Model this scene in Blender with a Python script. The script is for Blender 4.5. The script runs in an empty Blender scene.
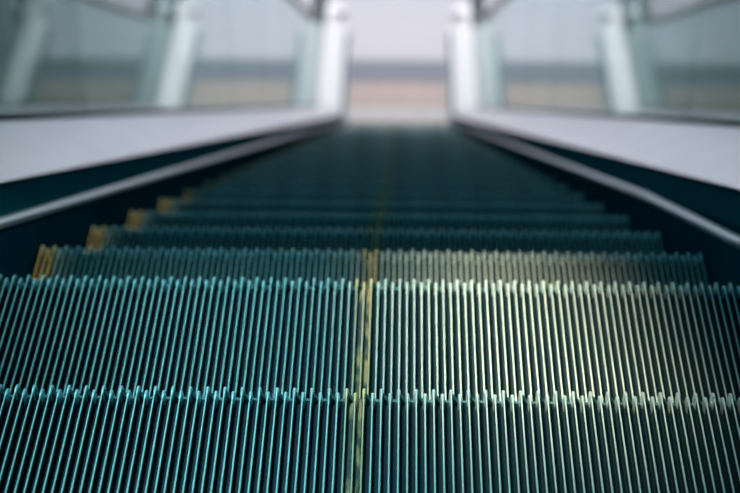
import bpy, math, random
from mathutils import Vector
random.seed(4)
C = bpy.context.scene.collection
R = math.radians
ZC = 9.345                      # camera height above the lower hall floor
TAN, S30, C30 = math.tan(R(30)), 0.5, math.cos(R(30))

# ------------------------------------------------------------------ helpers
def tag(o, label, cat, group=None):
    o['label'] = label; o['category'] = cat
    if group: o['group'] = group
    return o
def empty(name, loc):
    o = bpy.data.objects.new(name, None); C.objects.link(o); o.location = loc
    o.empty_display_size = 0.1
    return o
class MB:
    def __init__(s): s.v = []; s.f = []; s.m = []
    def add(s, vs, fs, mi=0):
        b = len(s.v); s.v += [tuple(v) for v in vs]
        for f in fs: s.f.append(tuple(b + i for i in f)); s.m.append(mi)
    def box(s, x0, x1, y0, y1, z0, z1, mi=0):
        s.add([(x0,y0,z0),(x1,y0,z0),(x1,y1,z0),(x0,y1,z0),(x0,y0,z1),(x1,y0,z1),(x1,y1,z1),(x0,y1,z1)],
              [(3,2,1,0),(4,5,6,7),(0,1,5,4),(1,2,6,5),(2,3,7,6),(3,0,4,7)], mi)
    def mesh(s, name, mats, smooth=False):
        me = bpy.data.meshes.new(name); me.from_pydata(s.v, [], s.f)
        for m in mats: me.materials.append(m)
        me.polygons.foreach_set('material_index', s.m)
        me.validate(); me.update()
        import bmesh
        bm = bmesh.new(); bm.from_mesh(me); bmesh.ops.recalc_face_normals(bm, faces=bm.faces[:]); bm.to_mesh(me); bm.free()
        if smooth:
            me.shade_smooth()
        return me
def link(name, me, parent=None, loc=(0,0,0)):
    o = bpy.data.objects.new(name, me); C.objects.link(o); o.location = loc
    if parent: o.parent = parent
    return o
def bevel(o, w, seg=2):
    b = o.modifiers.new('bevel', 'BEVEL'); b.width = w; b.segments = seg; b.limit_method = 'ANGLE'; b.angle_limit = R(35)
    return o

# ------------------------------------------------------------------ materials
def mat(name, col, rough=0.5, metal=0.0, spec=0.5, noise=None, col2=None, scale=(1,1,1), bump=0.0, rough_var=0.0, lo=0.4, hi=0.6, detail=4):
    m = bpy.data.materials.new(name); m.use_nodes = True
    nt = m.node_tree; N = nt.nodes; L = nt.links; b = N['Principled BSDF']
    b.inputs['Base Color'].default_value = (*col, 1); b.inputs['Roughness'].default_value = rough
    b.inputs['Metallic'].default_value = metal; b.inputs['Specular IOR Level'].default_value = spec
    if noise:
        tc = N.new('ShaderNodeTexCoord'); mp = N.new('ShaderNodeMapping'); mp.inputs['Scale'].default_value = scale
        nz = N.new('ShaderNodeTexNoise'); nz.inputs['Scale'].default_value = noise; nz.inputs['Detail'].default_value = detail
        L.new(tc.outputs['Object'], mp.inputs['Vector']); L.new(mp.outputs['Vector'], nz.inputs['Vector'])
        if col2 is not None:
            cr = N.new('ShaderNodeValToRGB'); cr.color_ramp.elements[0].position = lo; cr.color_ramp.elements[1].position = hi
            cr.color_ramp.elements[0].color = (*col, 1); cr.color_ramp.elements[1].color = (*col2, 1)
            L.new(nz.outputs['Fac'], cr.inputs['Fac']); L.new(cr.outputs['Color'], b.inputs['Base Color'])
        if rough_var:
            mr = N.new('ShaderNodeMapRange'); mr.inputs['To Min'].default_value = rough - rough_var; mr.inputs['To Max'].default_value = rough + rough_var
            L.new(nz.outputs['Fac'], mr.inputs['Value']); L.new(mr.outputs['Result'], b.inputs['Roughness'])
        if bump:
            bp = N.new('ShaderNodeBump'); bp.inputs['Strength'].default_value = bump; bp.inputs['Distance'].default_value = 0.002
            L.new(nz.outputs['Fac'], bp.inputs['Height']); L.new(bp.outputs['Normal'], b.inputs['Normal'])
    return m
M = {}
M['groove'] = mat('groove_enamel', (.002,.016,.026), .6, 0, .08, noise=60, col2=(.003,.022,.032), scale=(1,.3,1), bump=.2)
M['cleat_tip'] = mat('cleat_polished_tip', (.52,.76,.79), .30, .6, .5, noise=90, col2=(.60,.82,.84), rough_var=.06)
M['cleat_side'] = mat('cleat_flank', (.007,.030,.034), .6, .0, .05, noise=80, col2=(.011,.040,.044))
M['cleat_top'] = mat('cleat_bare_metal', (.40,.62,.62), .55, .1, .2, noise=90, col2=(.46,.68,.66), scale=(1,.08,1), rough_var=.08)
M['nosing'] = mat('nosing_lip', (.022,.10,.115), .5, .2, .4, noise=220, col2=(.008,.04,.05), lo=.45, hi=.7)
M['yellow'] = mat('yellow_paint', (1,.66,.17), .5, 0, .3, noise=70, col2=(.92,.56,.14), scale=(1,.2,1))
M['yellow_worn'] = mat('worn_yellow_paint', (.006,.020,.024), .6, 0, .3, noise=45, col2=(.30,.21,.09), scale=(1.5,.5,1), lo=.45, hi=.60, bump=.3, detail=6)
M['yellow_cleat'] = mat('worn_yellow_cleat', (.46,.58,.50), .5, .1, .3, noise=50, col2=(.52,.50,.27), scale=(1,.3,1), lo=.35, hi=.6)
M['yellow_tip'] = mat('polished_yellow_tip', (.80,.66,.30), .32, .5, .5, noise=80, col2=(.84,.74,.44))
M['riser'] = mat('riser_metal', (.010,.034,.04), .5, .3, .4, noise=40, col2=(.02,.05,.055))
M['skirt'] = mat('skirt_navy', (.009,.072,.115), .8, 0, .0, noise=3, col2=(.010,.080,.125))
M['inner'] = mat('inner_navy', (.008,.075,.095), .8, 0, .0, noise=3, col2=(.010,.085,.105))
M['trim'] = mat('trim_aluminium', (.42,.50,.56), .35, .7, .5, noise=8, col2=(.50,.57,.62), scale=(1,.1,1), rough_var=.06)
M['deck'] = mat('deck_stainless', (.90,.84,.86), .33, .92, .5, noise=6, col2=(.95,.89,.91), scale=(1,.15,1), rough_var=.05)
M['cladding'] = mat('cladding_panel', (.20,.24,.26), .5, .3, .5, noise=2, col2=(.25,.29,.31))
M['rubber'] = mat('handrail_rubber', (.012,.013,.016), .3, 0, .5, noise=20, col2=(.016,.017,.02), rough_var=.06)
M['guide'] = mat('guide_steel', (.45,.48,.52), .3, .9, .5, noise=10, col2=(.5,.53,.57))
M['comb'] = mat('comb_aluminium', (.44,.42,.42), .5, .3, .4, noise=20, col2=(.50,.47,.47))
M['comb_plate'] = mat('landing_plate_steel', (.42,.33,.305), .5, .2, .4, noise=14, col2=(.47,.37,.34))
M['mat'] = mat('mat_fibre', (.24,.25,.30), .85, 0, .2, noise=180, col2=(.30,.31,.36), bump=.6)
M['sill'] = mat('sealant_dark', (.02,.03,.035), .6, 0, .3, noise=30, col2=(.03,.04,.045))

def tile_mat(name, c1, c2, mortar, size, rough=.35):
    m = bpy.data.materials.new(name); m.use_nodes = True; nt = m.node_tree; N = nt.nodes; L = nt.links; b = N['Principled BSDF']
    tc = N.new('ShaderNodeTexCoord'); br = N.new('ShaderNodeTexBrick'); br.offset = 0
    br.inputs['Scale'].default_value = 1; br.inputs['Brick Width'].default_value = size; br.inputs['Row Height'].default_value = size
    br.inputs['Mortar Size'].default_value = .004; br.inputs['Color1'].default_value = (*c1,1); br.inputs['Color2'].default_value = (*c2,1); br.inputs['Mortar'].default_value = (*mortar,1)
    L.new(tc.outputs['Object'], br.inputs['Vector']); L.new(br.outputs['Color'], b.inputs['Base Color'])
    b.inputs['Roughness'].default_value = rough; b.inputs['Specular IOR Level'].default_value = .4
    return m
M['floor'] = tile_mat('hall_floor_tile', (.56,.53,.595), (.54,.51,.575), (.5,.48,.52), .6)
M['floor_side'] = tile_mat('side_floor_tile', (.17,.24,.24), (.15,.22,.22), (.10,.14,.14), .6)
M['upper_floor'] = tile_mat('upper_floor_tile', (.42,.42,.44), (.40,.40,.42), (.3,.3,.31), .6)
M['wall_teal'] = mat('wall_teal_plaster', (.06,.13,.135), .6, 0, .4, noise=1.2, col2=(.09,.165,.165), bump=.05)
M['wall_pale'] = mat('wall_pale_plaster', (.60,.58,.62), .7, 0, .3, noise=1.0, col2=(.65,.63,.67), bump=.05)
M['pillar'] = mat('pillar_dark_teal', (.015,.05,.065), .5, 0, .4, noise=2, col2=(.02,.06,.075))

def glass_mat():
    m = bpy.data.materials.new('balustrade_glass'); m.use_nodes = True; nt = m.node_tree; N = nt.nodes; L = nt.links
    for n in list(N): N.remove(n)
    out = N.new('ShaderNodeOutputMaterial'); mx = N.new('ShaderNodeMixShader'); tr = N.new('ShaderNodeBsdfTransparent'); gl = N.new('ShaderNodeBsdfGlossy')
    tr.inputs['Color'].default_value = (.80,.89,.88,1); gl.inputs['Roughness'].default_value = .02; gl.inputs['Color'].default_value = (.86,.93,.93,1)
    fr = N.new('ShaderNodeFresnel'); ge = N.new('ShaderNodeNewGeometry'); mr = N.new('ShaderNodeMapRange')
    mr.inputs['To Min'].default_value = 1.5; mr.inputs['To Max'].default_value = 1/1.5   # same reflectance from inside the pane as from outside
    L.new(ge.outputs['Backfacing'], mr.inputs['Value']); L.new(mr.outputs['Result'], fr.inputs['IOR'])
    L.new(fr.outputs['Fac'], mx.inputs['Fac']); L.new(tr.outputs['BSDF'], mx.inputs[1]); L.new(gl.outputs['BSDF'], mx.inputs[2]); L.new(mx.outputs['Shader'], out.inputs['Surface'])
    return m
M['glass'] = glass_mat()

# ------------------------------------------------------------------ escalator path (y, z above hall floor)
YT, RT = 1.90, 1.40             # upper curve ends where the incline starts
YB, RB = 15.70, 0.45            # lower curve starts
def incl(y): return ZC - .263 - y*TAN
PT = (YT, incl(YT)); CT = (PT[0]-RT*S30, PT[1]-RT*C30); ZTOP = CT[1]+RT
PB = (YB, incl(YB)); CB = (PB[0]+RB*S30, PB[1]+RB*C30); ZBOT = CB[1]-RB
FZ = PB[1] - .018               # lower hall floor
def pz(y):
    if y <= CT[0]: return ZTOP
    if y < YT: return CT[1] + math.sqrt(max(0, RT*RT-(y-CT[0])**2))
    if y <= YB: return incl(y)
    if y < CB[0]: return CB[1] - math.sqrt(max(0, RB*RB-(y-CB[0])**2))
    return ZBOT
Y0, Y1 = -1.9, 17.85            # ends of the balustrades
def ysamples(a, b):
    ys = {round(a,4), round(b,4)}
    for c0, c1, n in ((CT[0], YT, 10), (YB, CB[0], 10)):
        for i in range(n+1):
            y = c0+(c1-c0)*i/n
            if a < y < b: ys.add(round(y,4))
    return sorted(ys)

# ------------------------------------------------------------------ steps
NR = 111; PITCH = 1.0/NR; HR = .0125
def ridge(mb, k, depth, top=1, side=2, tip=None):
    tip = top if tip is None else tip
    x = (k-(NR-1)/2)*PITCH
    tall = (k % 2 == 0)
    yf = .0065 if tall else -.0005
    w0, w1, w2 = .0012, .00088, .00042
    prof = [(-w0,0),(-w1,HR-.0012),(-w2,HR),(w2,HR),(w1,HR-.0012),(w0,0)]
    wide = 2.0
    rings = [(-depth, 1, HR, 1.0), (yf-.017, 1, HR, 1.0), (yf-.010, wide*.9, HR, .99), (yf-.004, wide, HR, .92), (yf-.001, wide, HR, .82), (yf, wide*.8, HR, .64)]
    vs = []
    for (y, s, h, hs) in rings:
        for (px, pzz) in prof: vs.append((x+px*s, y, pzz*hs))
    for r in range(len(rings)-1):
        for i in range(5):
            a = r*6+i
            istip = r >= 1
            mi = (tip if istip else (side if i in (0,4) else top))
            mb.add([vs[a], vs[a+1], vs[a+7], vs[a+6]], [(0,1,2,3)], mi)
    mb.add(vs[-6:], [tuple(range(6))], tip)
    mb.add(vs[:6], [tuple(reversed(range(6)))], side)
    if tall and k+1 < NR:       # little ramp joining each long cleat to the short one beside it
        xa, xb = x+w1*wide, x+PITCH-w1*wide
        mb.add([(xa,-.006,HR*.75),(xb,-.006,.0015),(xa,.0005,HR*.75),(xb,.0005,.0015),(xa,-.006,0),(xb,-.006,0),(xa,.0005,0),(xb,.0005,0)],
               [(0,1,3,2),(2,3,7,6),(0,4,5,1)], 3)
CEN = (54,55,56); EDG = (0,1,2)
def step_meshes(depth, suffix):
    tm = MB()
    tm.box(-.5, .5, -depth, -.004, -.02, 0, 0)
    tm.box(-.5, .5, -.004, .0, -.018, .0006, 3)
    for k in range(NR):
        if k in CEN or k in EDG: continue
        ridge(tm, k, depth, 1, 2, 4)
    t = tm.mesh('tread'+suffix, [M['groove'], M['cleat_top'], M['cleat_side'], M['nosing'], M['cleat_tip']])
    cm = MB()
    for k in CEN: ridge(cm, k, depth, 0, 1, 2)
    for k in (54,55):
        xa = (k-(NR-1)/2)*PITCH+.0019; cm.box(xa, xa+PITCH-.0038, -depth+.002, -.0005, .0003, .0016, 1)
    c = cm.mesh('centre_line'+suffix, [M['yellow_cleat'], M['yellow_worn'], M['yellow_tip'], M['nosing']])
    em = MB()
    for k in EDG: ridge(em, k, depth, 0, 1, 2)
    e = em.mesh('edge_marking'+suffix, [M['yellow'], M['cleat_side'], M['yellow_tip'], M['nosing']])
    return t, c, e
rm = MB()
rm.box(-.5,.5,-.016,-.009,-.30,-.0205,0)
for k in range(NR):
    x = (k-(NR-1)/2)*PITCH
    rm.add([(x-.002,-.009,-.0185),(x+.002,-.009,-.0185),(x+.0014,-.003,-.022),(x-.0014,-.003,-.022),(x-.002,-.009,-.30),(x+.002,-.009,-.30),(x+.0014,-.003,-.30),(x-.0014,-.003,-.30)],
           [(0,1,2,3),(3,2,6,7),(0,3,7,4),(1,5,6,2),(4,7,6,5)], 0)
RISER = rm.mesh('riser', [M['riser']])
SLOPE = step_meshes(.385, '_incline'); FLAT = step_meshes(.447, '_level')

noses = [(.145,ZTOP),(.604,ZTOP),(1.061,ZTOP-.004),(1.512,ZC-1.222)]
y = 1.917
while y < YB+.02: noses.append((y, incl(y))); y += .405
noses += [(16.085, FZ)]
noses = [(a, b-.006) for a, b in noses]
ORD = ['first','second','third','fourth','fifth','sixth','seventh','eighth','ninth','tenth','eleventh','twelfth','thirteenth','fourteenth','fifteenth','sixteenth','seventeenth','eighteenth','nineteenth']
TENS = {20:('twentieth','twenty'),30:('thirtieth','thirty'),40:('fortieth','forty')}
def ordinal(n):
    if n < 20: return ORD[n-1]
    t, u = n//10*10, n % 10
    return TENS[t][0] if u == 0 else TENS[t][1]+'-'+ORD[u-1]
special = {1:'sharp grooved step filling the bottom edge of the photo, worn yellow line in its middle',
           2:'grooved step with cream-lit cleats just below the sharp bottom-edge step',
           3:'third grooved step going down, first one showing bright yellow cleats at its side'}
first = len([1 for (yy, zz) in noses if yy < 1.5])
proto = None
for i, (ny, nz) in enumerate(noses):
    prev = noses[i-1] if i else (ny-.459, nz)
    flat = (ny-prev[0]) > .42
    ms = FLAT if flat else SLOPE
    if proto is None:
        e = empty('escalator_step', (0, ny, nz))
        parts = [link(n, me, e) for n, me in zip(('tread','centre_line','edge_marking'), ms)]+[link('riser', RISER, e)]
        parts[1]['label'] = 'worn yellow centre line'; parts[2]['label'] = 'yellow edge cleats'
        proto = (e, parts)
    else:
        e = proto[0].copy(); C.objects.link(e); e.location = (0, ny, nz)
        for j, p in enumerate(proto[1]):
            q = p.copy(); C.objects.link(q); q.parent = e
            if j < 3: q.data = ms[j]
    n = i-first+1
    if n in special: lab = special[n]
    elif n < 1: lab = 'level grooved step at the top landing, %s above the sharp bottom-edge step' % ordinal(1-n)
    elif i == len(noses)-1: lab = 'level grooved step meeting the comb teeth at the bottom landing'
    else: lab = 'blurred grooved metal step, %s going down from the sharp bottom-edge step' % ordinal(n)
    tag(e, lab, 'step', 'grooved steps of the escalator')

# ------------------------------------------------------------------ balustrades
def sweep(name, prof, a, b, m, parent, s=1, zfun=None, bev=0):
    """closed (x, v) cross-section swept along the escalator path between y=a and y=b, at height v above it"""
    ys = ysamples(a, b)
    if zfun: ys = sorted(set(ys) | {round(yy,4) for yy in zfun[1] if a < yy < b})
    mb = MB(); n = len(prof); vs = []
    for yy in ys:
        d = zfun[0](yy) if zfun else 0
        for (x, v) in prof: vs.append((s*x, yy, pz(yy)+v+d))
    fs = []
    for r in range(len(ys)-1):
        for i in range(n):
            j = (i+1) % n
            fs.append((r*n+i, r*n+j, r*n+n+j, r*n+n+i))
    fs.append(tuple(range(n))); fs.append(tuple((len(ys)-1)*n+i for i in reversed(range(n))))
    mb.add(vs, fs)
    o = link(name, mb.mesh(name, [m]), parent, (0,0,0))
    o.matrix_parent_inverse = parent.matrix_basis.inverted() if parent else o.matrix_parent_inverse
    if bev: bevel(o, bev)
    return o
HV, XG, RN = 1.15, .79, .38    # handrail height, glass plane, newel radius
def side(s, word):
    root = empty('balustrade', (s*.75, Y1-1, 0))
    tag(root, 'glass balustrade with pale steel deck %s' % word, 'balustrade')
    for i, (a, b) in enumerate(((Y0,3.05),(3.054,6.1),(6.104,9.15),(9.154,12.2),(12.204,15.25),(15.254,Y1-.3))):
        sweep('skirt_panel', [(.506,-.42),(.52,-.42),(.52,.05),(.506,.05)], a, b, M['skirt'], root, s)
    # bright aluminium strip along the top of the skirt; on one side a joint lets the upper length sag a little
    if s > 0:
        zf = (lambda yy: -.016*max(0, min(1, (3.05-yy)/.85)), (2.2, 2.4, 2.6, 2.8, 3.05))
    else: zf = None
    tp = [(.504,.056),(.522,.056),(.522,.0705),(.510,.0695),(.505,.066)]
    o = sweep('trim_strip', tp, Y0, Y1-.3, M['trim'], root, s, zf, .002); o['label'] = 'silver strip on top of the dark skirt'
    o = sweep('inner_panel', [(.523,.040),(.60,.040),(.60,.124),(.557,.111),(.523,.069)], Y0, Y1-.28, M['inner'], root, s)
    o = sweep('deck', [(.552,.120),(.560,.112),(.80,.185),(.98,.185),(.98,.210),(.778,.210),(.770,.2075)], Y0, Y1, M['deck'], root, s, None, .003)
    o['label'] = 'pale steel deck'
    sweep('glass_clamp', [(XG-.011,.2115),(XG+.011,.2115),(XG+.0095,.226),(XG-.0095,.226)], Y0, Y1-.1, M['sill'], root, s)
    sweep('outer_cladding', [(.95,-.85),(.97,-.85),(.97,.184),(.95,.184)], Y0, Y1-.1, M['cladding'], root, s)
    # newel end closing the bottom of the deck
    mb = MB(); zb = ZBOT
    cols = 10; vs = []
    for k in range(cols+1):
        a = math.pi*k/cols; vs += [(s*(.76-.205*math.cos(a)), Y1-.02+.16*math.sin(a), 0.0), (s*(.76-.205*math.cos(a)), Y1-.02+.16*math.sin(a), zb+.2)]
    fs = [(2*k,2*k+1,2*k+3,2*k+2) for k in range(cols)]+[tuple(2*k+1 for k in range(cols+1)), tuple(2*k for k in reversed(range(cols+1))), (0,2*cols,2*cols+1,1)]
    mb.add(vs, fs); o = link('newel_cap', mb.mesh('newel_cap', [M['deck']]), root); o.matrix_parent_inverse = root.matrix_basis.inverted()
    # glass panes
    cuts = [Y0+.2, .5, 2.35, 4.25, 6.15, 8.05, 9.95, 11.85, 13.75, 15.65, Y1-.42+RN-.03]
    yc, rg = Y1-.42, RN-.03
    for i in range(len(cuts)-1):
        a, b = cuts[i]+.004, cuts[i+1]-.004
        ys = set(ysamples(a, b))
        last = i == len(cuts)-2
        if last:
            for k in range(15): ys.add(round(yc+rg*math.sin(math.pi/2*k/14),4))
        ys = sorted(y_ for y_ in ys if a <= y_ <= b+.01)
        vs = []; n = len(ys)
        for y_ in ys:
            lo, hi = pz(y_)+.213, pz(y_)+HV-.03
            if last and y_ > yc:
                h = math.sqrt(max(0, rg*rg-(y_-yc)**2)); zc = ZBOT+HV-.03-rg
                lo, hi = max(lo, zc-h), zc+max(h,.004)
            for x in (XG-.006, XG+.006): vs += [(s*x, y_, lo), (s*x, y_, hi)]
        fs = []
        for r in range(n-1):
            q = r*4; fs += [(q,q+4,q+5,q+1),(q+2,q+3,q+7,q+6),(q+1,q+5,q+7,q+3),(q,q+2,q+6,q+4)]
        fs += [(0,1,3,2), (4*n-4,4*n-2,4*n-1,4*n-3)]
        mb = MB(); mb.add(vs, fs); o = link('glass_panel', mb.mesh('glass_panel', [M['glass']]), root); o.matrix_parent_inverse = root.matrix_basis.inverted()
    # handrail path: slope, lower newel turn, back in
    def railpath(off):
        pts = [(yy, pz(yy)+HV+off) for yy in ysamples(Y0+.1, yc)]
        zc = ZBOT+HV-RN
        for k in range(1, 17):
            a = math.pi*k/16; pts.append((yc+(RN+off)*math.sin(a), zc+(RN+off)*math.cos(a)))
        pts.append((yc-.25, zc-RN-off))
        return pts
    def tube(name, prof, pts, m, parent):
        vs = []; n = len(prof)
        for i, (yy, zz) in enumerate(pts):
            p, q = pts[max(0,i-1)], pts[min(len(pts)-1,i+1)]
            t = Vector((q[0]-p[0], q[1]-p[1])).normalized(); nrm = Vector((-t.y, t.x))
            for (x, h) in prof: vs.append((s*(XG+x), yy+nrm.x*h, zz+nrm.y*h))
        fs = [(r*n+i, r*n+(i+1)%n, r*n+n+(i+1)%n, r*n+n+i) for r in range(len(pts)-1) for i in range(n)]
        fs += [tuple(range(n)), tuple((len(pts)-1)*n+i for i in reversed(range(n)))]
        mb = MB(); mb.add(vs, fs)
        o = link(name, mb.mesh(name, [m], True), parent)
        if parent: o.matrix_parent_inverse = parent.matrix_basis.inverted()
        return o
    tube('handrail_guide', [(-.018,-.028),(.018,-.028),(.018,-.012),(-.018,-.012)], railpath(0), M['guide'], root)
    h = tube('handrail', [(-.040,-.010),(-.041,.002),(-.034,.014),(-.018,.020),(.018,.020),(.034,.014),(.041,.002),(.040,-.010)], railpath(0), M['rubber'], None)
    tag(h, 'black rubber handrail on the glass %s' % word, 'handrail')
    return root
side(-1, 'beside the steps with bright yellow edge cleats')
side(1, 'beside the shaded dark ends of the steps')

# ------------------------------------------------------------------ landings
def comb(name, y, z, d, lab):                        # d: +1 plate runs away from the steps towards +y
    e = empty(name, (0, y, z))
    mb = MB(); mb.box(-.503,.503, min(.0,.29*d), max(.0,.29*d), .012, .030)
    o = link('comb_body', mb.mesh('comb_body', [M['comb']]), e); bevel(o, .003)
    t = MB()
    for k in range(NR-1):
        x = (k-(NR-2)/2)*PITCH
        t.add([(x-.002,0,.026),(x+.002,0,.026),(x,-.06*d,.0135),(x-.002,0,.0125),(x+.002,0,.0125)], [(0,1,2),(4,3,2),(0,2,3),(1,4,2),(0,3,4,1)])
    link('comb_teeth', t.mesh('comb_teeth', [M['comb']]), e)
    return tag(e, lab, 'comb plate')
comb('comb_plate', 15.757, FZ, 1, 'pale toothed comb plate where the steps end at the bottom landing')
comb('comb_plate', .10, ZTOP, -1, 'toothed comb plate where the steps start at the top landing')
mb = MB(); mb.box(-.503,.503,16.05,16.53,.009,.030)
p = link('landing_plate', mb.mesh('landing_plate', [M['comb_plate']]), None, (0,0,FZ)); bevel(p,.003)
tag(p, 'tan metal landing plate beyond the bottom comb', 'floor plate')
mb = MB(); mb.box(-.503,.503,16.535,17.03,.0,.022)
p = link('entrance_mat', mb.mesh('entrance_mat', [M['mat']]), None, (0,0,FZ)); bevel(p,.003)
tag(p, 'grey mat strip beyond the tan landing plate', 'mat')
mb = MB(); mb.box(-.503,.503,-1.9,-.195,.009,.030)
p = link('landing_plate', mb.mesh('landing_plate', [M['comb_plate']]), None, (0,0,ZTOP)); bevel(p,.003)
tag(p, 'metal landing plate at the top of the escalator', 'floor plate')

# ------------------------------------------------------------------ hall
def struct(name, x0,x1,y0,y1,z0,z1, m):
    mb = MB(); mb.box(x0,x1,y0,y1,z0,z1); o = link(name, mb.mesh(name, [m])); o['kind'] = 'structure'; return o
struct('floor', -9, 9, 17.035, 34, FZ-.3, FZ, M['floor'])
struct('floor_landing_left', -9, -.52, 8, 17.035, FZ-.3, FZ, M['floor_side'])
struct('floor_landing_right', .52, 9, 8, 17.035, FZ-.3, FZ, M['floor_side'])
struct('floor_upper', -9, 9, -9, -1.92, ZTOP-.4, ZTOP+.01, M['upper_floor'])
struct('wall_end', -9, 9, 34, 34.3, FZ, FZ+12, M['wall_pale'])
struct('wall_left', -2.5, -2.3, -1.8, 22, FZ, FZ+10, M['wall_teal'])
struct('wall_right', 2.3, 2.5, -1.8, 22, FZ, FZ+10, M['wall_teal'])
struct('pillar_left', -2.3, -1.95, 10.2, 10.9, FZ, FZ+10, M['pillar'])
struct('pillar_right', 1.95, 2.3, 10.6, 11.4, FZ, FZ+10, M['pillar'])

# ------------------------------------------------------------------ light
w = bpy.data.worlds.new('daylight'); bpy.context.scene.world = w; w.use_nodes = True
nt = w.node_tree; N = nt.nodes; L = nt.links; bg = N['Background']
tc = N.new('ShaderNodeTexCoord'); sp = N.new('ShaderNodeSeparateXYZ'); L.new(tc.outputs['Generated'], sp.inputs['Vector'])
cr = N.new('ShaderNodeValToRGB'); L.new(sp.outputs['Z'], cr.inputs['Fac'])
cr.color_ramp.elements[0].color = (.12,.30,.34,1); cr.color_ramp.elements[1].color = (.04,.20,.26,1); cr.color_ramp.elements[1].position = .5
L.new(cr.outputs['Color'], bg.inputs['Color']); bg.inputs['Strength'].default_value = 1.2

def area(name, loc, target, size, power, col, size_y=None):
    l = bpy.data.lights.new(name, 'AREA'); l.energy = power; l.color = col; l.size = size
    if size_y: l.shape = 'RECTANGLE'; l.size_y = size_y
    o = bpy.data.objects.new(name, l); C.objects.link(o); o.location = loc
    o.rotation_euler = (Vector(target)-Vector(loc)).to_track_quat('-Z','Y').to_euler()
    return o
def spot(name, loc, target, ang, power, col, blend=.6, rad=.1):
    l = bpy.data.lights.new(name, 'SPOT'); l.energy = power; l.color = col; l.spot_size = R(ang); l.spot_blend = blend; l.shadow_soft_size = rad
    o = bpy.data.objects.new(name, l); C.objects.link(o); o.location = loc
    o.rotation_euler = (Vector(target)-Vector(loc)).to_track_quat('-Z','Y').to_euler()
    return o
def strip(name, perp, x, y, tx, size, length, power, col, spread):
    """added fill light, long and narrow, parallel to the slope, 'perp' metres off it, shining at x = tx"""
    o = area(name, (0,0,0), (0,0,-1), size, power, col, length)
    src = Vector((x, y+perp*S30, incl(y)+perp*C30)); tgt = Vector((tx, y, incl(y)))
    zax = (src-tgt).normalized(); yax = Vector((0, C30, -S30)); xax = yax.cross(zax).normalized(); yax = zax.cross(xax)
    from mathutils import Matrix
    o.matrix_world = Matrix.Translation(src) @ Matrix((xax, yax, zax)).transposed().to_4x4()
    o.data.spread = R(spread)
    return o
h = area('hall_light', (0, 24, FZ+7.5), (0, 25.2, FZ), 4, 900, (1,.96,.985), 9); h.data.spread = R(125)
area('end_wall_fill', (.0, 33.8, FZ+8.0), (0, 0, FZ+8.0), 14, 360, (1,.98,.98), 6)  # added area light for the white newel highlights; the wall has no window
spot('landing_fill_spot', (0, 16.6, FZ+5.5), (0, 15.7, FZ), 62, 560, (1,.93,.92), .7, .15)  # added spot that lifts the landing and the last steps
strip('teal_fill_strip', 5.0, -1.2, 1.30, -.13, .26, 2.1, 4.4, (.44,.96,1), 10)  # added teal fill for the near left cleats, no fixture there
strip('edge_fill_strip', 4.0, -.50, 3.0, -.487, .03, 2.1, .17, (1,.96,.72), 1.2)  # added narrow fill that picks out the yellow edge cleats
strip('warm_fill_strip', 4.6, -1.6, 1.92, .165, .10, .9, 3.7, (1,.69,.45), 5)  # added warm fill making the cream pool right of centre

# ------------------------------------------------------------------ camera
cam = bpy.data.cameras.new('camera'); co = bpy.data.objects.new('camera', cam); C.objects.link(co)
co.location = (.045, 0, ZC); co.rotation_euler = (R(90-34.4), 0, R(1.13))
cam.sensor_width = 36; cam.lens = 1872/740*36; cam.clip_start = .05
cam.dof.use_dof = True; cam.dof.focus_distance = 1.97; cam.dof.aperture_fstop = cam.lens/19.0
sc = bpy.context.scene; sc.camera = co
sc.view_settings.view_transform = 'Standard'; sc.view_settings.look = 'None'; sc.view_settings.gamma = 1; sc.view_settings.exposure = 0
sc.view_settings.use_curve_mapping = False
sc.cycles.max_bounces = 16; sc.cycles.transparent_max_bounces = 24; sc.cycles.glossy_bounces = 10
